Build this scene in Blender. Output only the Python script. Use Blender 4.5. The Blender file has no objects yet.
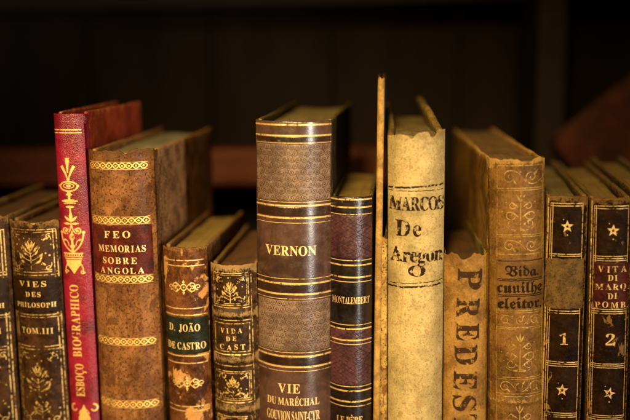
import bpy, bmesh, math, random
from mathutils import Vector, Matrix, noise
random.seed(11)
SC = bpy.context.scene
COL = SC.collection

# ------------------------------------------------------------------ camera
FPX = 880.0                                    # focal length in photo pixels (630 wide)
dY = Vector((92, 159, -FPX)).normalized()      # world +Y (into the shelf) seen by the camera
dn = Vector((85, -(FPX*FPX + 92*85)/159.0, -FPX)).normalized()
dZ = -dn
dX = dY.cross(dZ).normalized()
MR = Matrix((dX, dY, dZ))
CAM = Vector((0, -0.5, 0.285))
cd = bpy.data.cameras.new('camera'); cam = bpy.data.objects.new('camera', cd); COL.objects.link(cam)
cam.matrix_world = Matrix.Translation(CAM) @ MR.to_4x4()
cd.sensor_width = 36; cd.lens = 36*FPX/630; cd.clip_start = 0.01; cd.clip_end = 50
SC.camera = cam

def at(px, py, Y=0.0):
    """photo pixel -> point on the upright plane at depth Y (metres)"""
    d = MR @ Vector((px-315, 210-py, -FPX))
    t = (Y-CAM.y)/d.y
    return CAM + d*t

cd.dof.use_dof = True
cd.dof.focus_distance = abs((MR.transposed() @ (at(300, 250, -0.006)-CAM)).z)
cd.dof.aperture_fstop = 2.6
cd.dof.aperture_blades = 9

# ------------------------------------------------------------------ small node helpers
class NT:
    def __init__(s, name):
        s.m = bpy.data.materials.new(name); s.m.use_nodes = True
        s.t = s.m.node_tree; s.n = s.t.nodes; s.l = s.t.links
        s.n.clear()
        s.out = s.n.new('ShaderNodeOutputMaterial')
        s.b = s.n.new('ShaderNodeBsdfPrincipled')
        s.l.new(s.b.outputs[0], s.out.inputs[0])
        oi = s.n.new('ShaderNodeObjectInfo'); vm = s.n.new('ShaderNodeVectorMath'); vm.operation = 'MULTIPLY_ADD'
        s.l.new(oi.outputs['Random'], vm.inputs[0]); vm.inputs[1].default_value = (3.7, 5.3, 2.9)
        s.l.new(s.n.new('ShaderNodeTexCoord').outputs['Object'], vm.inputs[2])
        s.co = vm.outputs[0]
    def val(s, v, sock):
        if isinstance(v, (int, float)): sock.default_value = v
        elif isinstance(v, tuple): sock.default_value = v if len(v) == 4 else (*v, 1)
        else: s.l.new(v, sock)
    def map(s, scale, loc=(0, 0, 0)):
        n = s.n.new('ShaderNodeMapping'); s.l.new(s.co, n.inputs[0])
        n.inputs['Scale'].default_value = scale if isinstance(scale, tuple) else (scale,)*3
        n.inputs['Location'].default_value = loc
        return n.outputs[0]
    def noise(s, scale, det=4, rough=.55, dist=0, loc=(0, 0, 0)):
        n = s.n.new('ShaderNodeTexNoise'); s.l.new(s.map(scale, loc), n.inputs['Vector'])
        n.inputs['Scale'].default_value = 1; n.inputs['Detail'].default_value = det
        n.inputs['Roughness'].default_value = rough; n.inputs['Distortion'].default_value = dist
        return n.outputs['Fac']
    def voro(s, scale, feat='F1', rnd=1):
        n = s.n.new('ShaderNodeTexVoronoi'); s.l.new(s.map(scale), n.inputs['Vector'])
        n.feature = feat; n.inputs['Scale'].default_value = 1; n.inputs['Randomness'].default_value = rnd
        return n.outputs['Distance']
    def ramp(s, f, a, b):
        n = s.n.new('ShaderNodeMapRange'); n.interpolation_type = 'SMOOTHSTEP'
        s.l.new(f, n.inputs[0]); n.inputs[1].default_value = a; n.inputs[2].default_value = b
        return n.outputs[0]
    def math(s, op, a, b=0.0):
        n = s.n.new('ShaderNodeMath'); n.operation = op; s.val(a, n.inputs[0]); s.val(b, n.inputs[1])
        return n.outputs[0]
    def mix(s, f, a, b, mode='MIX'):
        n = s.n.new('ShaderNodeMix'); n.data_type = 'RGBA'; n.blend_type = mode
        s.val(f, n.inputs[0]); s.val(a, n.inputs[6]); s.val(b, n.inputs[7])
        return n.outputs[2]
    def attr(s, name):
        n = s.n.new('ShaderNodeAttribute'); n.attribute_name = name
        return n.outputs['Fac']
    def bump(s, h, strength, dist, prev=None):
        n = s.n.new('ShaderNodeBump'); s.l.new(h, n.inputs['Height'])
        n.inputs['Strength'].default_value = strength; n.inputs['Distance'].default_value = dist
        if prev is not None: s.l.new(prev, n.inputs['Normal'])
        return n.outputs[0]

def off3(): return tuple(random.uniform(-5, 5) for _ in range(3))

TONE = {'dark panelled calf': .60, 'plain brown calf sides': .55, 'dark brown label': .5, 'crimson pebbled morocco': .95, 'faded red cloth sides': .8,
        'speckled tan calf': 1.08, 'speckled brown calf sides': 1.55, 'tree calf with peeled patches': .75, 'scuffed dark calf': .62, 'black brown tooled panel': .6,
        'polished brown calf': .56, 'lighter stamped calf': .80, 'dark stained fillet': .5, 'black calf': .45, 'purple brown crushed morocco': .70, 'black brown calf': .42,
        'bare tan calf': .42, 'worn brown sides': .55, 'golden brown sheep': .95, 'pale title panel': .75, 'marbled half binding sides': .7, 'olive vellum sides': .55}
WARM = ('dark panelled calf', 'plain brown calf sides', 'speckled tan calf', 'speckled brown calf sides', 'tree calf with peeled patches', 'scuffed dark calf', 'black brown tooled panel', 'polished brown calf', 'black brown calf')
def leather(name, dark, mid, light, worn, mott=70, speck=0.0, rough=.42, grain=.25, gscale=1300, wear=.6,
            patch=None, patch_amt=.0, streak=.3, spec=.09, deep=True, rel=.55, sheen=0.0, crackle=0.0):
    m = TONE.get(name, .85); gk = .88 if name in WARM else .98
    dark, mid, light = [(a*m*q, g*m*q*gk, b_*m*q*(.74 if deep else 1)) for q, (a, g, b_) in ((.8, dark), (1, mid), (1.08, light))]
    worn = (worn[0]*(m+.15), worn[1]*(m+.15), worn[2]*(m+.15)*(.74 if deep else 1))
    k = NT(name)
    n1 = k.noise(mott, 5, .6, .3, off3())
    n2 = k.noise(mott*5, 5, .62, .2, off3())
    n3 = k.noise(1100, 3, .6, 0, off3())
    st = k.noise((260, 260, 26), 4, .6, .2, off3())
    c = k.mix(k.ramp(n1, .38, .60), dark, mid)
    c = k.mix(k.math('MULTIPLY', k.ramp(n2, .46, .76), .6), c, light)
    c = k.mix(k.math('MULTIPLY', k.ramp(st, .52, .75), streak), c, dark)
    if speck:
        sp = k.noise(820, 2, .5, .25, off3())
        c = k.mix(k.math('MULTIPLY', k.ramp(sp, .565, .625), speck), c, tuple(x*.18 for x in dark))
    if patch:
        pn = k.noise((95, 95, 70), 5, .62, .5, off3())
        c = k.mix(k.math('MULTIPLY', k.ramp(pn, .60-patch_amt*.2, .63-patch_amt*.2), .85), c, patch)
    if crackle:
        cr = k.ramp(k.voro((420, 420, 120), 'DISTANCE_TO_EDGE'), 0, .07)
        cm = k.math('MULTIPLY', k.math('SUBTRACT', 1, cr), k.ramp(k.noise(80, 3, .6, .3, off3()), .42, .62))
        c = k.mix(k.math('MULTIPLY', cm, min(1, crackle*2)), c, tuple(x*.3 for x in dark))
    w = k.attr('wear')
    wn = k.math('ADD', k.math('MULTIPLY', w, wear*1.1), k.math('MULTIPLY', k.math('SUBTRACT', n2, .5), 1.3))
    wn = k.math('ADD', wn, k.math('MULTIPLY', k.math('SUBTRACT', n3, .5), .8))
    wm = k.ramp(wn, .28, .62)
    c = k.mix(k.math('MULTIPLY', wm, .8), c, worn)
    dirt = k.ramp(k.noise(33, 4, .6, .4, off3()), .50, .74)
    c = k.mix(k.math('MULTIPLY', dirt, .6), c, tuple(x*.35 for x in dark))
    fine = k.math('ADD', .58, k.math('MULTIPLY', n3, .80))
    hs = k.n.new('ShaderNodeHueSaturation'); k.l.new(c, hs.inputs['Color']); k.l.new(fine, hs.inputs['Value'])
    k.l.new(hs.outputs[0], k.b.inputs['Base Color'])
    r = k.math('ADD', rough-.08, k.math('MULTIPLY', n2, .22))
    r = k.math('ADD', r, k.math('MULTIPLY', wm, .25))
    k.l.new(r, k.b.inputs['Roughness'])
    k.b.inputs['Specular IOR Level'].default_value = spec
    v = k.voro(gscale, 'F1')
    bn = k.bump(v, grain, .00022)
    bn = k.bump(n2, rel, .0006, bn)
    bn = k.bump(n3, rel*.6, .00025, bn)
    bn = k.bump(wm, .35, .00018, bn)
    if crackle:
        bn = k.bump(cm, -crackle, .0004, bn)
    k.l.new(bn, k.b.inputs['Normal'])
    return k.m

def gilt(name, col, wearlo=.40, wearhi=.52, metal=.75, rough=.36, amount=1.0, scale=520):
    """gold leaf, rubbed through where the noise says so"""
    k = NT(name)
    n = k.noise(scale, 4, .65, 0, off3()); n2 = k.noise(120, 3, .5, 0, off3())
    f = k.math('ADD', k.math('MULTIPLY', n, .65), k.math('MULTIPLY', n2, .35))
    a = k.math('MULTIPLY', k.ramp(f, wearlo, wearhi), amount)
    c = k.mix(k.noise(900, 2, .5, 0, off3()), tuple(x*.62 for x in col), tuple(min(1, x*1.2) for x in col))
    k.l.new(c, k.b.inputs['Base Color'])
    k.b.inputs['Metallic'].default_value = metal
    k.l.new(k.math('ADD', rough, k.math('MULTIPLY', n2, .2)), k.b.inputs['Roughness'])
    k.l.new(k.bump(k.noise(1600, 2, .6), .5, .00015), k.b.inputs['Normal'])
    k.l.new(a, k.b.inputs['Alpha'])
    return k.m

def ink(name, col, lo=.36, hi=.5, rough=.6, scale=420, amount=.95):
    k = NT(name)
    n = k.noise(scale, 5, .68, .2, off3())
    k.l.new(k.math('MULTIPLY', k.ramp(n, lo, hi), amount), k.b.inputs['Alpha'])
    k.b.inputs['Base Color'].default_value = (*col, 1); k.b.inputs['Roughness'].default_value = .8; k.b.inputs['Specular IOR Level'].default_value = .08
    return k.m

def pages(name, a, b, dark):
    k = NT(name)
    ln = k.noise((5200, 9, 60), 3, .7, 0, off3())
    bl = k.noise(60, 4, .6, .3, off3())
    c = k.mix(k.ramp(ln, .36, .64), b, a)
    c = k.mix(k.math('MULTIPLY', k.ramp(bl, .45, .75), .6), c, dark)
    c = k.mix(k.math('MULTIPLY', k.ramp(k.noise((2600, 25, 80), 3, .7, 0, off3()), .56, .7), .7), c, dark)
    k.l.new(c, k.b.inputs['Base Color'])
    k.b.inputs['Roughness'].default_value = .85; k.b.inputs['Specular IOR Level'].default_value = .2
    k.l.new(k.bump(ln, .8, .0006), k.b.inputs['Normal'])
    return k.m

# ------------------------------------------------------------------ flat drawing kit (photo pixels, y down, x from the spine axis)
GL = {}
def glyph(ch):
    if ch in GL: return GL[ch]
    cu = bpy.data.curves.new('glyph', 'FONT'); cu.body = ch; cu.fill_mode = 'FRONT'; cu.resolution_u = 3
    o = bpy.data.objects.new('glyph', cu); COL.objects.link(o)
    bpy.context.view_layer.update()
    me = bpy.data.meshes.new_from_object(o.evaluated_get(bpy.context.evaluated_depsgraph_get()))
    V = [(v.co.x, v.co.y) for v in me.vertices]; Fc = [tuple(p.vertices) for p in me.polygons]
    bpy.data.objects.remove(o); bpy.data.curves.remove(cu); bpy.data.meshes.remove(me)
    GL[ch] = (V, Fc)
    return GL[ch]

def serif(c, style='bold'):
    if style == 'sans': return c
    o = ord(c)
    A, a = {'bold': (0x1D400, 0x1D41A), 'fraktur': (0x1D56C, 0x1D586), 'ital': (0x1D468, 0x1D482)}[style]
    if 'A' <= c <= 'Z': return chr(A+o-65)
    if 'a' <= c <= 'z': return chr(a+o-97)
    if '0' <= c <= '9': return chr(0x1D7CE+o-48)
    return c
ACC = {'Ç': ('C', 'ced'), 'Ã': ('A', 'til'), 'É': ('E', 'acu'), 'È': ('E', 'gra')}

class Flat:
    def __init__(s): s.v = []; s.f = []; s.k = 0; s.own = []; s.n = 0
    def _add(s, pts, faces):
        s.k = (s.k+1) % 14; s.n += 1; s.own += [s.n]*len(pts)
        b = len(s.v); s.v += [(x, y, s.k) for x, y in pts]; s.f += [tuple(b+i for i in f) for f in faces]
    def poly(s, pts): s._add(pts, [tuple(range(len(pts)))])
    def fan(s, c, pts):
        n = len(pts); s._add([c]+list(pts), [(0, 1+i, 1+(i+1) % n) for i in range(n)])
    def disc(s, x, y, r, ry=None, n=10):
        s.fan((x, y), [(x+r*math.cos(2*math.pi*i/n), y+(ry or r)*math.sin(2*math.pi*i/n)) for i in range(n)])
    def ring(s, x, y, r, w, ry=None, n=16):
        ry = ry or r
        s.stroke([(x+r*math.cos(2*math.pi*i/n), y+ry*math.sin(2*math.pi*i/n)) for i in range(n+1)], w)
    def stroke(s, pts, w0, w1=None, belly=False):
        w1 = w0 if w1 is None else w1
        n = len(pts); A = []
        for i, p in enumerate(pts):
            q0 = pts[max(0, i-1)]; q1 = pts[min(n-1, i+1)]
            dx, dy = q1[0]-q0[0], q1[1]-q0[1]; L = math.hypot(dx, dy) or 1
            t = i/(n-1); w = w0+(w1-w0)*t
            if belly: w = w0*max(.12, math.sin(math.pi*min(1, max(0, t))))
            A += [(p[0]-dy/L*w/2, p[1]+dx/L*w/2), (p[0]+dy/L*w/2, p[1]-dx/L*w/2)]
        s._add(A, [(2*i, 2*i+1, 2*i+3, 2*i+2) for i in range(n-1)])
    def curve(s, p, w0, w1=None, n=10, belly=False):
        """quadratic / cubic bezier through control points"""
        out = []
        for i in range(n+1):
            t = i/n; q = list(p)
            while len(q) > 1: q = [(a[0]+(b[0]-a[0])*t, a[1]+(b[1]-a[1])*t) for a, b in zip(q, q[1:])]
            out.append(q[0])
        s.stroke(out, w0, w1, belly)
    def spiral(s, x, y, r0, r1, a0, turns, w0, w1=None, n=18):
        s.stroke([(x+(r0+(r1-r0)*i/n)*math.cos(a0+turns*2*math.pi*i/n), y+(r0+(r1-r0)*i/n)*math.sin(a0+turns*2*math.pi*i/n)) for i in range(n+1)], w0, w1)
    def line(s, y, x0, x1, w, jit=.12):
        n = 14
        s.stroke([(x0+(x1-x0)*i/n, y+random.uniform(-jit, jit)) for i in range(n+1)], w)
    def vline(s, x, y0, y1, w, jit=.12):
        n = 20
        s.stroke([(x+random.uniform(-jit, jit), y0+(y1-y0)*i/n) for i in range(n+1)], w)
    def beads(s, y, x0, x1, step, r):
        n = int((x1-x0)/step)
        for i in range(n+1): s.disc(x0+step*i, y, r, r*1.1, 6)
        s.stroke([(x0, y-r*.75), (x1, y-r*.75)], r*.5); s.stroke([(x0, y+r*.75), (x1, y+r*.75)], r*.5)
    def rect(s, x0, x1, y0, y1, w):
        s.line(y0, x0, x1, w); s.line(y1, x0, x1, w); s.vline(x0, y0, y1, w); s.vline(x1, y0, y1, w)
    def star(s, x, y, r, a=0, inner=.42):
        pts = [(x+(r if i % 2 == 0 else r*inner)*math.sin(a+i*math.pi/5), y-(r if i % 2 == 0 else r*inner)*math.cos(a+i*math.pi/5)) for i in range(10)]
        mid = [(x+(p[0]-x)*.35, y+(p[1]-y)*.35) for p in pts]
        s._add(pts+mid, [(i, (i+1) % 10, 10+(i+1) % 10, 10+i) for i in range(10)])
    def leaf(s, x, y, ang, L, w):
        c, d = math.cos(ang), math.sin(ang)
        s.stroke([(x+c*L*t, y+d*L*t) for t in (0, .2, .4, .6, .8, 1)], w, belly=True)
    def text(s, string, xc, yc, width, h, style='bold', gap=.07, jit=.0, rot=0, space=.32, smile=0):
        """letters fitted to a width and a cap height, centred on xc, yc; rot in quarter turns"""
        out = []; x = 0
        for ch in string:
            if ch == ' ': x += space; continue
            base, acc = ACC.get(ch, (ch, None))
            V, Fc = glyph(serif(base, style))
            x0 = min(v[0] for v in V); x1 = max(v[0] for v in V)
            out.append((V, Fc, x-x0, acc, x, x+x1-x0)); x += x1-x0+gap
        tot = x-gap; sx = width/tot; sy = h/.69
        def put(p):
            X, Y = p
            if rot == 1: return (xc-Y, yc-X)      # reads upward
            if rot == -1: return (xc+Y, yc+X)     # reads downward
            return (xc+X, yc-Y)
        for V, Fc, dx, acc, xa, xb in out:
            jx, jy, ja = (random.uniform(-jit, jit) for _ in range(3))
            ca, sa = math.cos(ja*.25), math.sin(ja*.25)
            cxm = ((xa+xb)/2-tot/2)*sx
            def T(px, py):
                X = (px+dx-tot/2)*sx-cxm; Y = (py-.345)*sy
                return put((cxm+X*ca-Y*sa+jx, X*sa+Y*ca+jy))
            s._add([T(*v) for v in V], Fc)
            m = (xa+xb)/2-dx; e = (xb-xa)
            if acc:
                P = {'ced': [(m, .02), (m+.03, -.06), (m+.11, -.12), (m+.02, -.21), (m-.1, -.19)],
                     'til': [(m-.2, .75), (m-.1, .82), (m, .78), (m+.1, .74), (m+.2, .81)],
                     'acu': [(m-.06, .74), (m+.03, .81), (m+.12, .88)], 'gra': [(m+.06, .74), (m-.03, .81), (m-.12, .88)]}[acc]
                s.stroke([T(*q) for q in P], h*.11)

# ------------------------------------------------------------------ mesh helpers
def link(name, me, mat, parent=None):
    o = bpy.data.objects.new(name, me); COL.objects.link(o)
    if mat: me.materials.append(mat)
    if parent: o.parent = parent
    return o

def from_bm(name, bm, mat, parent=None, smooth=True, wear=None):
    me = bpy.data.meshes.new(name)
    bmesh.ops.recalc_face_normals(bm, faces=bm.faces)
    bm.to_mesh(me); bm.free()
    if smooth:
        for p in me.polygons: p.use_smooth = True
    if wear:
        a = me.attributes.new('wear', 'FLOAT', 'POINT')
        a.data.foreach_set('value', [wear(v.co) for v in me.vertices])
    return link(name, me, mat, parent)

def slab(x0, x1, y0, y1, z0, z1, bev, step=.009, amp=.0003, seed=0, seg=3):
    bm = bmesh.new()
    bmesh.ops.create_cube(bm, size=1)
    for v in bm.verts:
        v.co = Vector((x0+(x1-x0)*(v.co.x+.5), y0+(y1-y0)*(v.co.y+.5), z0+(z1-z0)*(v.co.z+.5)))
    if bev: bmesh.ops.bevel(bm, geom=bm.edges[:], offset=bev, segments=seg, profile=.5, affect='EDGES')
    for ax, a, b in ((0, x0, x1), (1, y0, y1), (2, z0, z1)):
        n = int((b-a)/step)
        for i in range(1, n):
            co = Vector(); co[ax] = a+(b-a)*i/n; no = Vector(); no[ax] = 1
            bmesh.ops.bisect_plane(bm, geom=bm.verts[:]+bm.edges[:]+bm.faces[:], plane_co=co, plane_no=no)
    for v in bm.verts:
        s = Vector((seed*3.1, seed*1.7, seed*.9))
        v.co += noise.noise_vector(v.co*45+s)*amp + noise.noise_vector(v.co*260+s)*amp*.35
    return bm

# ------------------------------------------------------------------ a book
class Book:
    def __init__(s, label, px, yt, depth, mat, board=None, page=None, bulge=.16, p=2.2, bands=(), Y0=0.0, yaw=0.0,
                 top_wob=.0006, tb=.0026, page_drop=.004, wob=.00025, name='book', group='old books standing in a row on the shelf',
                 headband=None, board_lift=0.0, kind_parts=True, over=0.0, board_back=(0, 0), hl=0, hr=0, warp=None, edge_wear=.35, slant=0.0):
        s.edge_wear = edge_wear
        xl, xr, bl, br = px
        s.xl, s.xr, s.bl, s.br, s.yt, s.Y0 = xl, xr, bl, br, yt, Y0
        TL, TR, BL, BR = at(xl, yt, Y0), at(xr, yt, Y0), at(bl, 420, Y0), at(br, 420, Y0)
        s.W = ((TR-TL).length+(BR-BL).length)/2
        c1, c0 = (TL+TR)/2, (BL+BR)/2
        ax = (c1-c0).normalized(); s.ax = ax
        s.lean = math.atan2(ax.x, ax.z)
        s.base = c0-ax*(c0.z/ax.z); s.H = (c1-s.base).length
        s.b = s.W*bulge; s.p = p; s.depth = depth; s.seed = random.uniform(0, 50); s.wob = wob
        s.root = bpy.data.objects.new(name, None); COL.objects.link(s.root)
        s.root.empty_display_size = .02
        s.root.location = s.base+Vector((0, 0, abs(math.sin(s.lean))*s.W/2))
        s.root.rotation_euler = (0, s.lean, yaw)
        s.root['label'] = label; s.root['category'] = 'book'
        if group: s.root['group'] = group
        s.bz = [(s.z(b[0]), b[1], b[2]) for b in bands]      # (z, height of the ridge, half width)
        s.top_wob = top_wob
        H, W, h = s.H, s.W, s.W/2
        # spine with rolled head cap
        nx = 44; nz = int(H/.0011)
        bm = bmesh.new(); rows = []
        us = [-1+2*i/nx for i in range(nx+1)]
        us = [math.sin(u*math.pi/2)*.6+u*.4 for u in us]
        cap = [(0.0, .0005), (.0006, .0009), (.0014, .0008), (.0020, .0002), (.0022, -.0015), (.0022, -.005)]
        for j in range(nz+1+len(cap)):
            row = []
            for i, u in enumerate(us):
                x = u*h
                tw = noise.noise(Vector((x*140, s.seed, 0)))*top_wob + noise.noise(Vector((x*600, s.seed, 3)))*top_wob*.5
                if top_wob > .001: tw -= max(0, noise.noise(Vector((x*170, s.seed, 9)))-.22)*top_wob*4
                if j <= nz:
                    t = j/nz; z = t*H; y = s.y(x, z); z += (tw+slant*u)*max(0, (t-.93)/.07)
                else:
                    dy, dz = cap[j-nz-1]; y = s.y(x, H)+dy; z = H+tw+slant*u+dz
                row.append(bm.verts.new((x, y, z)))
            # side wraps: joint groove, then on to the board
            zc_ = row[0].co.z
            if j <= nz+1:
                L = [bm.verts.new((-h+.0007, .0018, zc_)), bm.verts.new((-h+.0002, .0040, zc_)), bm.verts.new((-h-.0001, .0075, zc_))]
                R = [bm.verts.new((h-.0007, .0018, zc_)), bm.verts.new((h-.0002, .0040, zc_)), bm.verts.new((h+.0001, .0075, zc_))]
                row = L[::-1]+row+R
                rows.append(row)
            else:
                e = rows[nz]
                rows.append([None]*3+row+[None]*3)
        for a, b in zip(rows, rows[1:]):
            for i in range(len(a)-1):
                q = (a[i], a[i+1], b[i+1], b[i])
                if None not in q: bm.faces.new(q)
        def wear(c):
            e = max(0, (abs(c.x)/h-.80)/.20)
            t = max(0, 1-(H-c.z)/.006)
            r = sum(math.exp(-((c.z-zb)/wb)**2) for zb, hb, wb in s.bz)
            return min(1, s.edge_wear*e**1.5+.8*t+.55*r)
        s.spine = from_bm('spine', bm, mat, s.root, wear=wear)
        # boards
        board = board or mat
        for sd in (-1, 1):
            hz = H+.0004+board_lift+(hl if sd < 0 else hr)
            xo, xi = sd*(h+over), sd*(h-tb+over)
            b2 = slab(min(xo, xi), max(xo, xi), .0062, depth+board_back[0 if sd < 0 else 1], .0, hz, .0009 if tb < .003 else .0018, amp=.0004 if tb < .003 else .0009, step=.006, seed=s.seed+sd)
            dd = depth+board_back[0 if sd < 0 else 1]
            def bw(c, hz=hz, dd=dd):
                e = min(hz-c.z, dd-c.y)
                return min(1, max(0, 1-e/.005)+max(0, 1-(c.y-.006)/.004)*.5)
            if warp:
                for v in b2.verts:
                    d = min(1, max(0, (v.co.y-.004)/.055)); d = d*d*(3-2*d)
                    t = min(1, max(0, (v.co.z-(H-.016))/.016))
                    v.co.z += warp[1]*d*t; v.co.x -= (warp[0] if sd > 0 else .001)*d*t*t
            from_bm('cover_board', b2, board, s.root, wear=bw)
        # text block, rounded behind the spine, hollow-free
        xi = h-tb+over-.0002
        pb = slab(-xi, xi, .0026, depth-.004, .003, H-page_drop, .0004, step=.006, amp=.0005, seed=s.seed+7, seg=1)
        for v in pb.verts:
            if v.co.y < .02:
                f = 1-(v.co.y-.0026)/.0174
                v.co.y += f*(s.y(max(-h, min(h, v.co.x)), H)*.85)
            if v.co.z > H-.02:
                v.co.z -= .0012*noise.noise(Vector((v.co.x*90, v.co.y*25, s.seed)))
        from_bm('page_block', pb, page or PAGE, s.root, smooth=False)
        if headband:
            hb = bmesh.new(); n = 30; ring = []
            for i in range(n+1):
                x = -xi*.97+2*xi*.97*i/n; y = s.y(x, H)+.0036
                ring.append([hb.verts.new((x, y+.0009*math.cos(a), H-.0018+.0011*math.sin(a))) for a in [2*math.pi*q/8 for q in range(8)]])
            for a, b in zip(ring, ring[1:]):
                for q in range(8): hb.faces.new((a[q], a[(q+1) % 8], b[(q+1) % 8], b[q]))
            from_bm('headband', hb, headband, s.root)
    def y(s, x, z):
        h = s.W/2; u = min(1, abs(x)/h)
        y = -s.b*(1-u**s.p)
        fade = 1-u**6
        for zb, hb, wb in s.bz: y -= hb*math.exp(-((z-zb)/wb)**4)*fade
        if s.wob:
            y -= fade*s.wob*(noise.noise(Vector((x*60, z*40, s.seed)))+.5*noise.noise(Vector((x*170, z*130, s.seed))))
        return y
    def cx(s, py): return (s.xl+s.xr)/2+((s.bl+s.br)/2-(s.xl+s.xr)/2)*(py-s.yt)/(420-s.yt)
    def z(s, py): return (at(s.cx(py), py, s.Y0-s.b*.9)-s.base).dot(s.ax)
    def k(s, py): return (at(s.cx(py)+1, py, s.Y0-s.b*.5)-at(s.cx(py), py, s.Y0-s.b*.5)).length
    def wrap(s, flat, name, mat, parent=None, off=.00005):
        parent = parent or s.spine
        if name in ('gilt_pattern', 'ink_marking'):                 # every band and ornament of the tooling is a part of its own
            used = {}
            for f in flat.f:
                for i in f: used.setdefault(i, len(used))
            own = flat.own; spans = {}
            for i, o in enumerate(own):
                y = flat.v[i][1]; a = spans.setdefault(o, [y, y]); a[0] = min(a[0], y); a[1] = max(a[1], y)
            cl = []
            for o, (a, b) in sorted(spans.items(), key=lambda t: t[1]):
                if cl and a < cl[-1][1]+1.2: cl[-1][1] = max(cl[-1][1], b); cl[-1][2].add(o)
                else: cl.append([a, b, {o}])
            for a, b, ids in cl:
                g = Flat(); mp = {}
                for i, o in enumerate(own):
                    if o in ids: mp[i] = len(g.v); g.v.append(flat.v[i])
                g.f = [tuple(mp[i] for i in f) for f in flat.f if f[0] in mp]
                s.wrap(g, 'ink_line' if name == 'ink_marking' else 'gilt_band' if b-a < 9 else 'gilt_ornament', mat, parent, off)
            return
        ya, yb = s.yt, 420.0; za, zb = s.z(ya), s.z(yb); ka, kb = s.k(ya), s.k(yb)
        bm = bmesh.new(); vs = []
        lay = bm.verts.layers.float.new('lift')
        for x, y, kk in flat.v:
            t = (y-ya)/(yb-ya)
            v = bm.verts.new((x*(ka+(kb-ka)*t), 0, s.z(y))); v[lay] = kk; vs.append(v)
        for f in flat.f:
            try: bm.faces.new([vs[i] for i in f])
            except ValueError: pass
        xs = [v.co.x for v in bm.verts]; zs = [v.co.z for v in bm.verts]
        for ax, arr, st in ((0, xs, .0011), (2, zs, .0016)):
            a = math.floor(min(arr)/st)
            for i in range(a+1, int(max(arr)/st)+1):
                co = Vector(); co[ax] = i*st; no = Vector(); no[ax] = 1
                bmesh.ops.bisect_plane(bm, geom=bm.verts[:]+bm.edges[:]+bm.faces[:], plane_co=co, plane_no=no)
        h = s.W/2*.995
        for v in bm.verts:
            x = max(-h, min(h, v.co.x)); v.co.x = x
            v.co.y = s.y(x, v.co.z)-off-v[lay]*3e-6
        for f in bm.faces: f.normal_update()
        me = bpy.data.meshes.new(name)
        for f in bm.faces:
            if f.normal.y > 0: f.normal_flip()
        bm.to_mesh(me); bm.free()
        for q in me.polygons: q.use_smooth = True
        return link(name, me, mat, parent)
    def patch(s, x0, x1, y0, y1, name, mat, ragged=.5, lift=.00022, wearf=True):
        """a thin leather label pasted on the spine"""
        ya, yb = s.yt, 420.0; za, zb = s.z(ya), s.z(yb); k = s.k((y0+y1)/2)
        Z0, Z1 = s.z(y1), s.z(y0)
        X0, X1 = max(x0*k, -s.W/2*.992), min(x1*k, s.W/2*.992)
        nx, nz = 44, max(16, int((Z1-Z0)/.0009)); bm = bmesh.new(); g = []
        for j in range(nz+1):
            r = []
            for i in range(nx+1):
                u, t = i/nx, j/nz
                x = X0+(X1-X0)*u; z = Z0+(Z1-Z0)*t
                rg = ragged*.001
                if j in (0, nz): z += rg*noise.noise(Vector((x*300, j, s.seed)))
                if i in (0, nx): x += rg*noise.noise(Vector((i, z*300, s.seed)))*.8
                edge = i in (0, nx) or j in (0, nz)
                r.append(bm.verts.new((x, s.y(x, z)-(-.0001 if edge else lift), z)))
            g.append(r)
        for a, b in zip(g, g[1:]):
            for i in range(nx): bm.faces.new((a[i], a[i+1], b[i+1], b[i]))
        def wear(c): return max(0, 1-min(c.x-X0, X1-c.x, c.z-Z0, Z1-c.z)/.0016)*.8
        return from_bm(name, bm, mat, s.root, wear=wear)
LIFT = .00028                                  # lettering lies this far off the spine when it sits on a label

# ------------------------------------------------------------------ shared materials
PAGE = pages('aged page edges', (.27, .21, .09), (.16, .12, .05), (.06, .04, .015))
PAGE_GREY = pages('dusty page edges', (.30, .28, .18), (.18, .16, .10), (.07, .06, .03))
PAGE_GOLD = pages('yellowed page edges', (.30, .21, .065), (.18, .12, .035), (.07, .04, .012))
PAGE_DARK = pages('brown page edges', (.12, .060, .026), (.07, .034, .014), (.03, .014, .006))
PAGE_TAN = pages('tan page edges', (.24, .145, .05), (.15, .085, .03), (.06, .03, .01))
G_BRIGHT = gilt('bright gilt', (.86, .55, .155), .33, .45, .55)
G_FINE = gilt('fine gilt', (.72, .48, .17), .36, .50, .6)
G_PALE = gilt('pale gilt letters', (.74, .52, .23), .27, .37, .45)
G_OLD = gilt('rubbed gilt', (.70, .45, .14), .42, .55, .6)
G_FAINT = gilt('faint gilt', (.66, .42, .11), .40, .55, .5, amount=.62)
G_DULL = gilt('dull gilt', (.74, .50, .19), .34, .45, .5)
BAND = leather('striped headband thread', (.25, .15, .05), (.5, .34, .12), (.55, .4, .2), (.5, .4, .2), mott=900)

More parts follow.
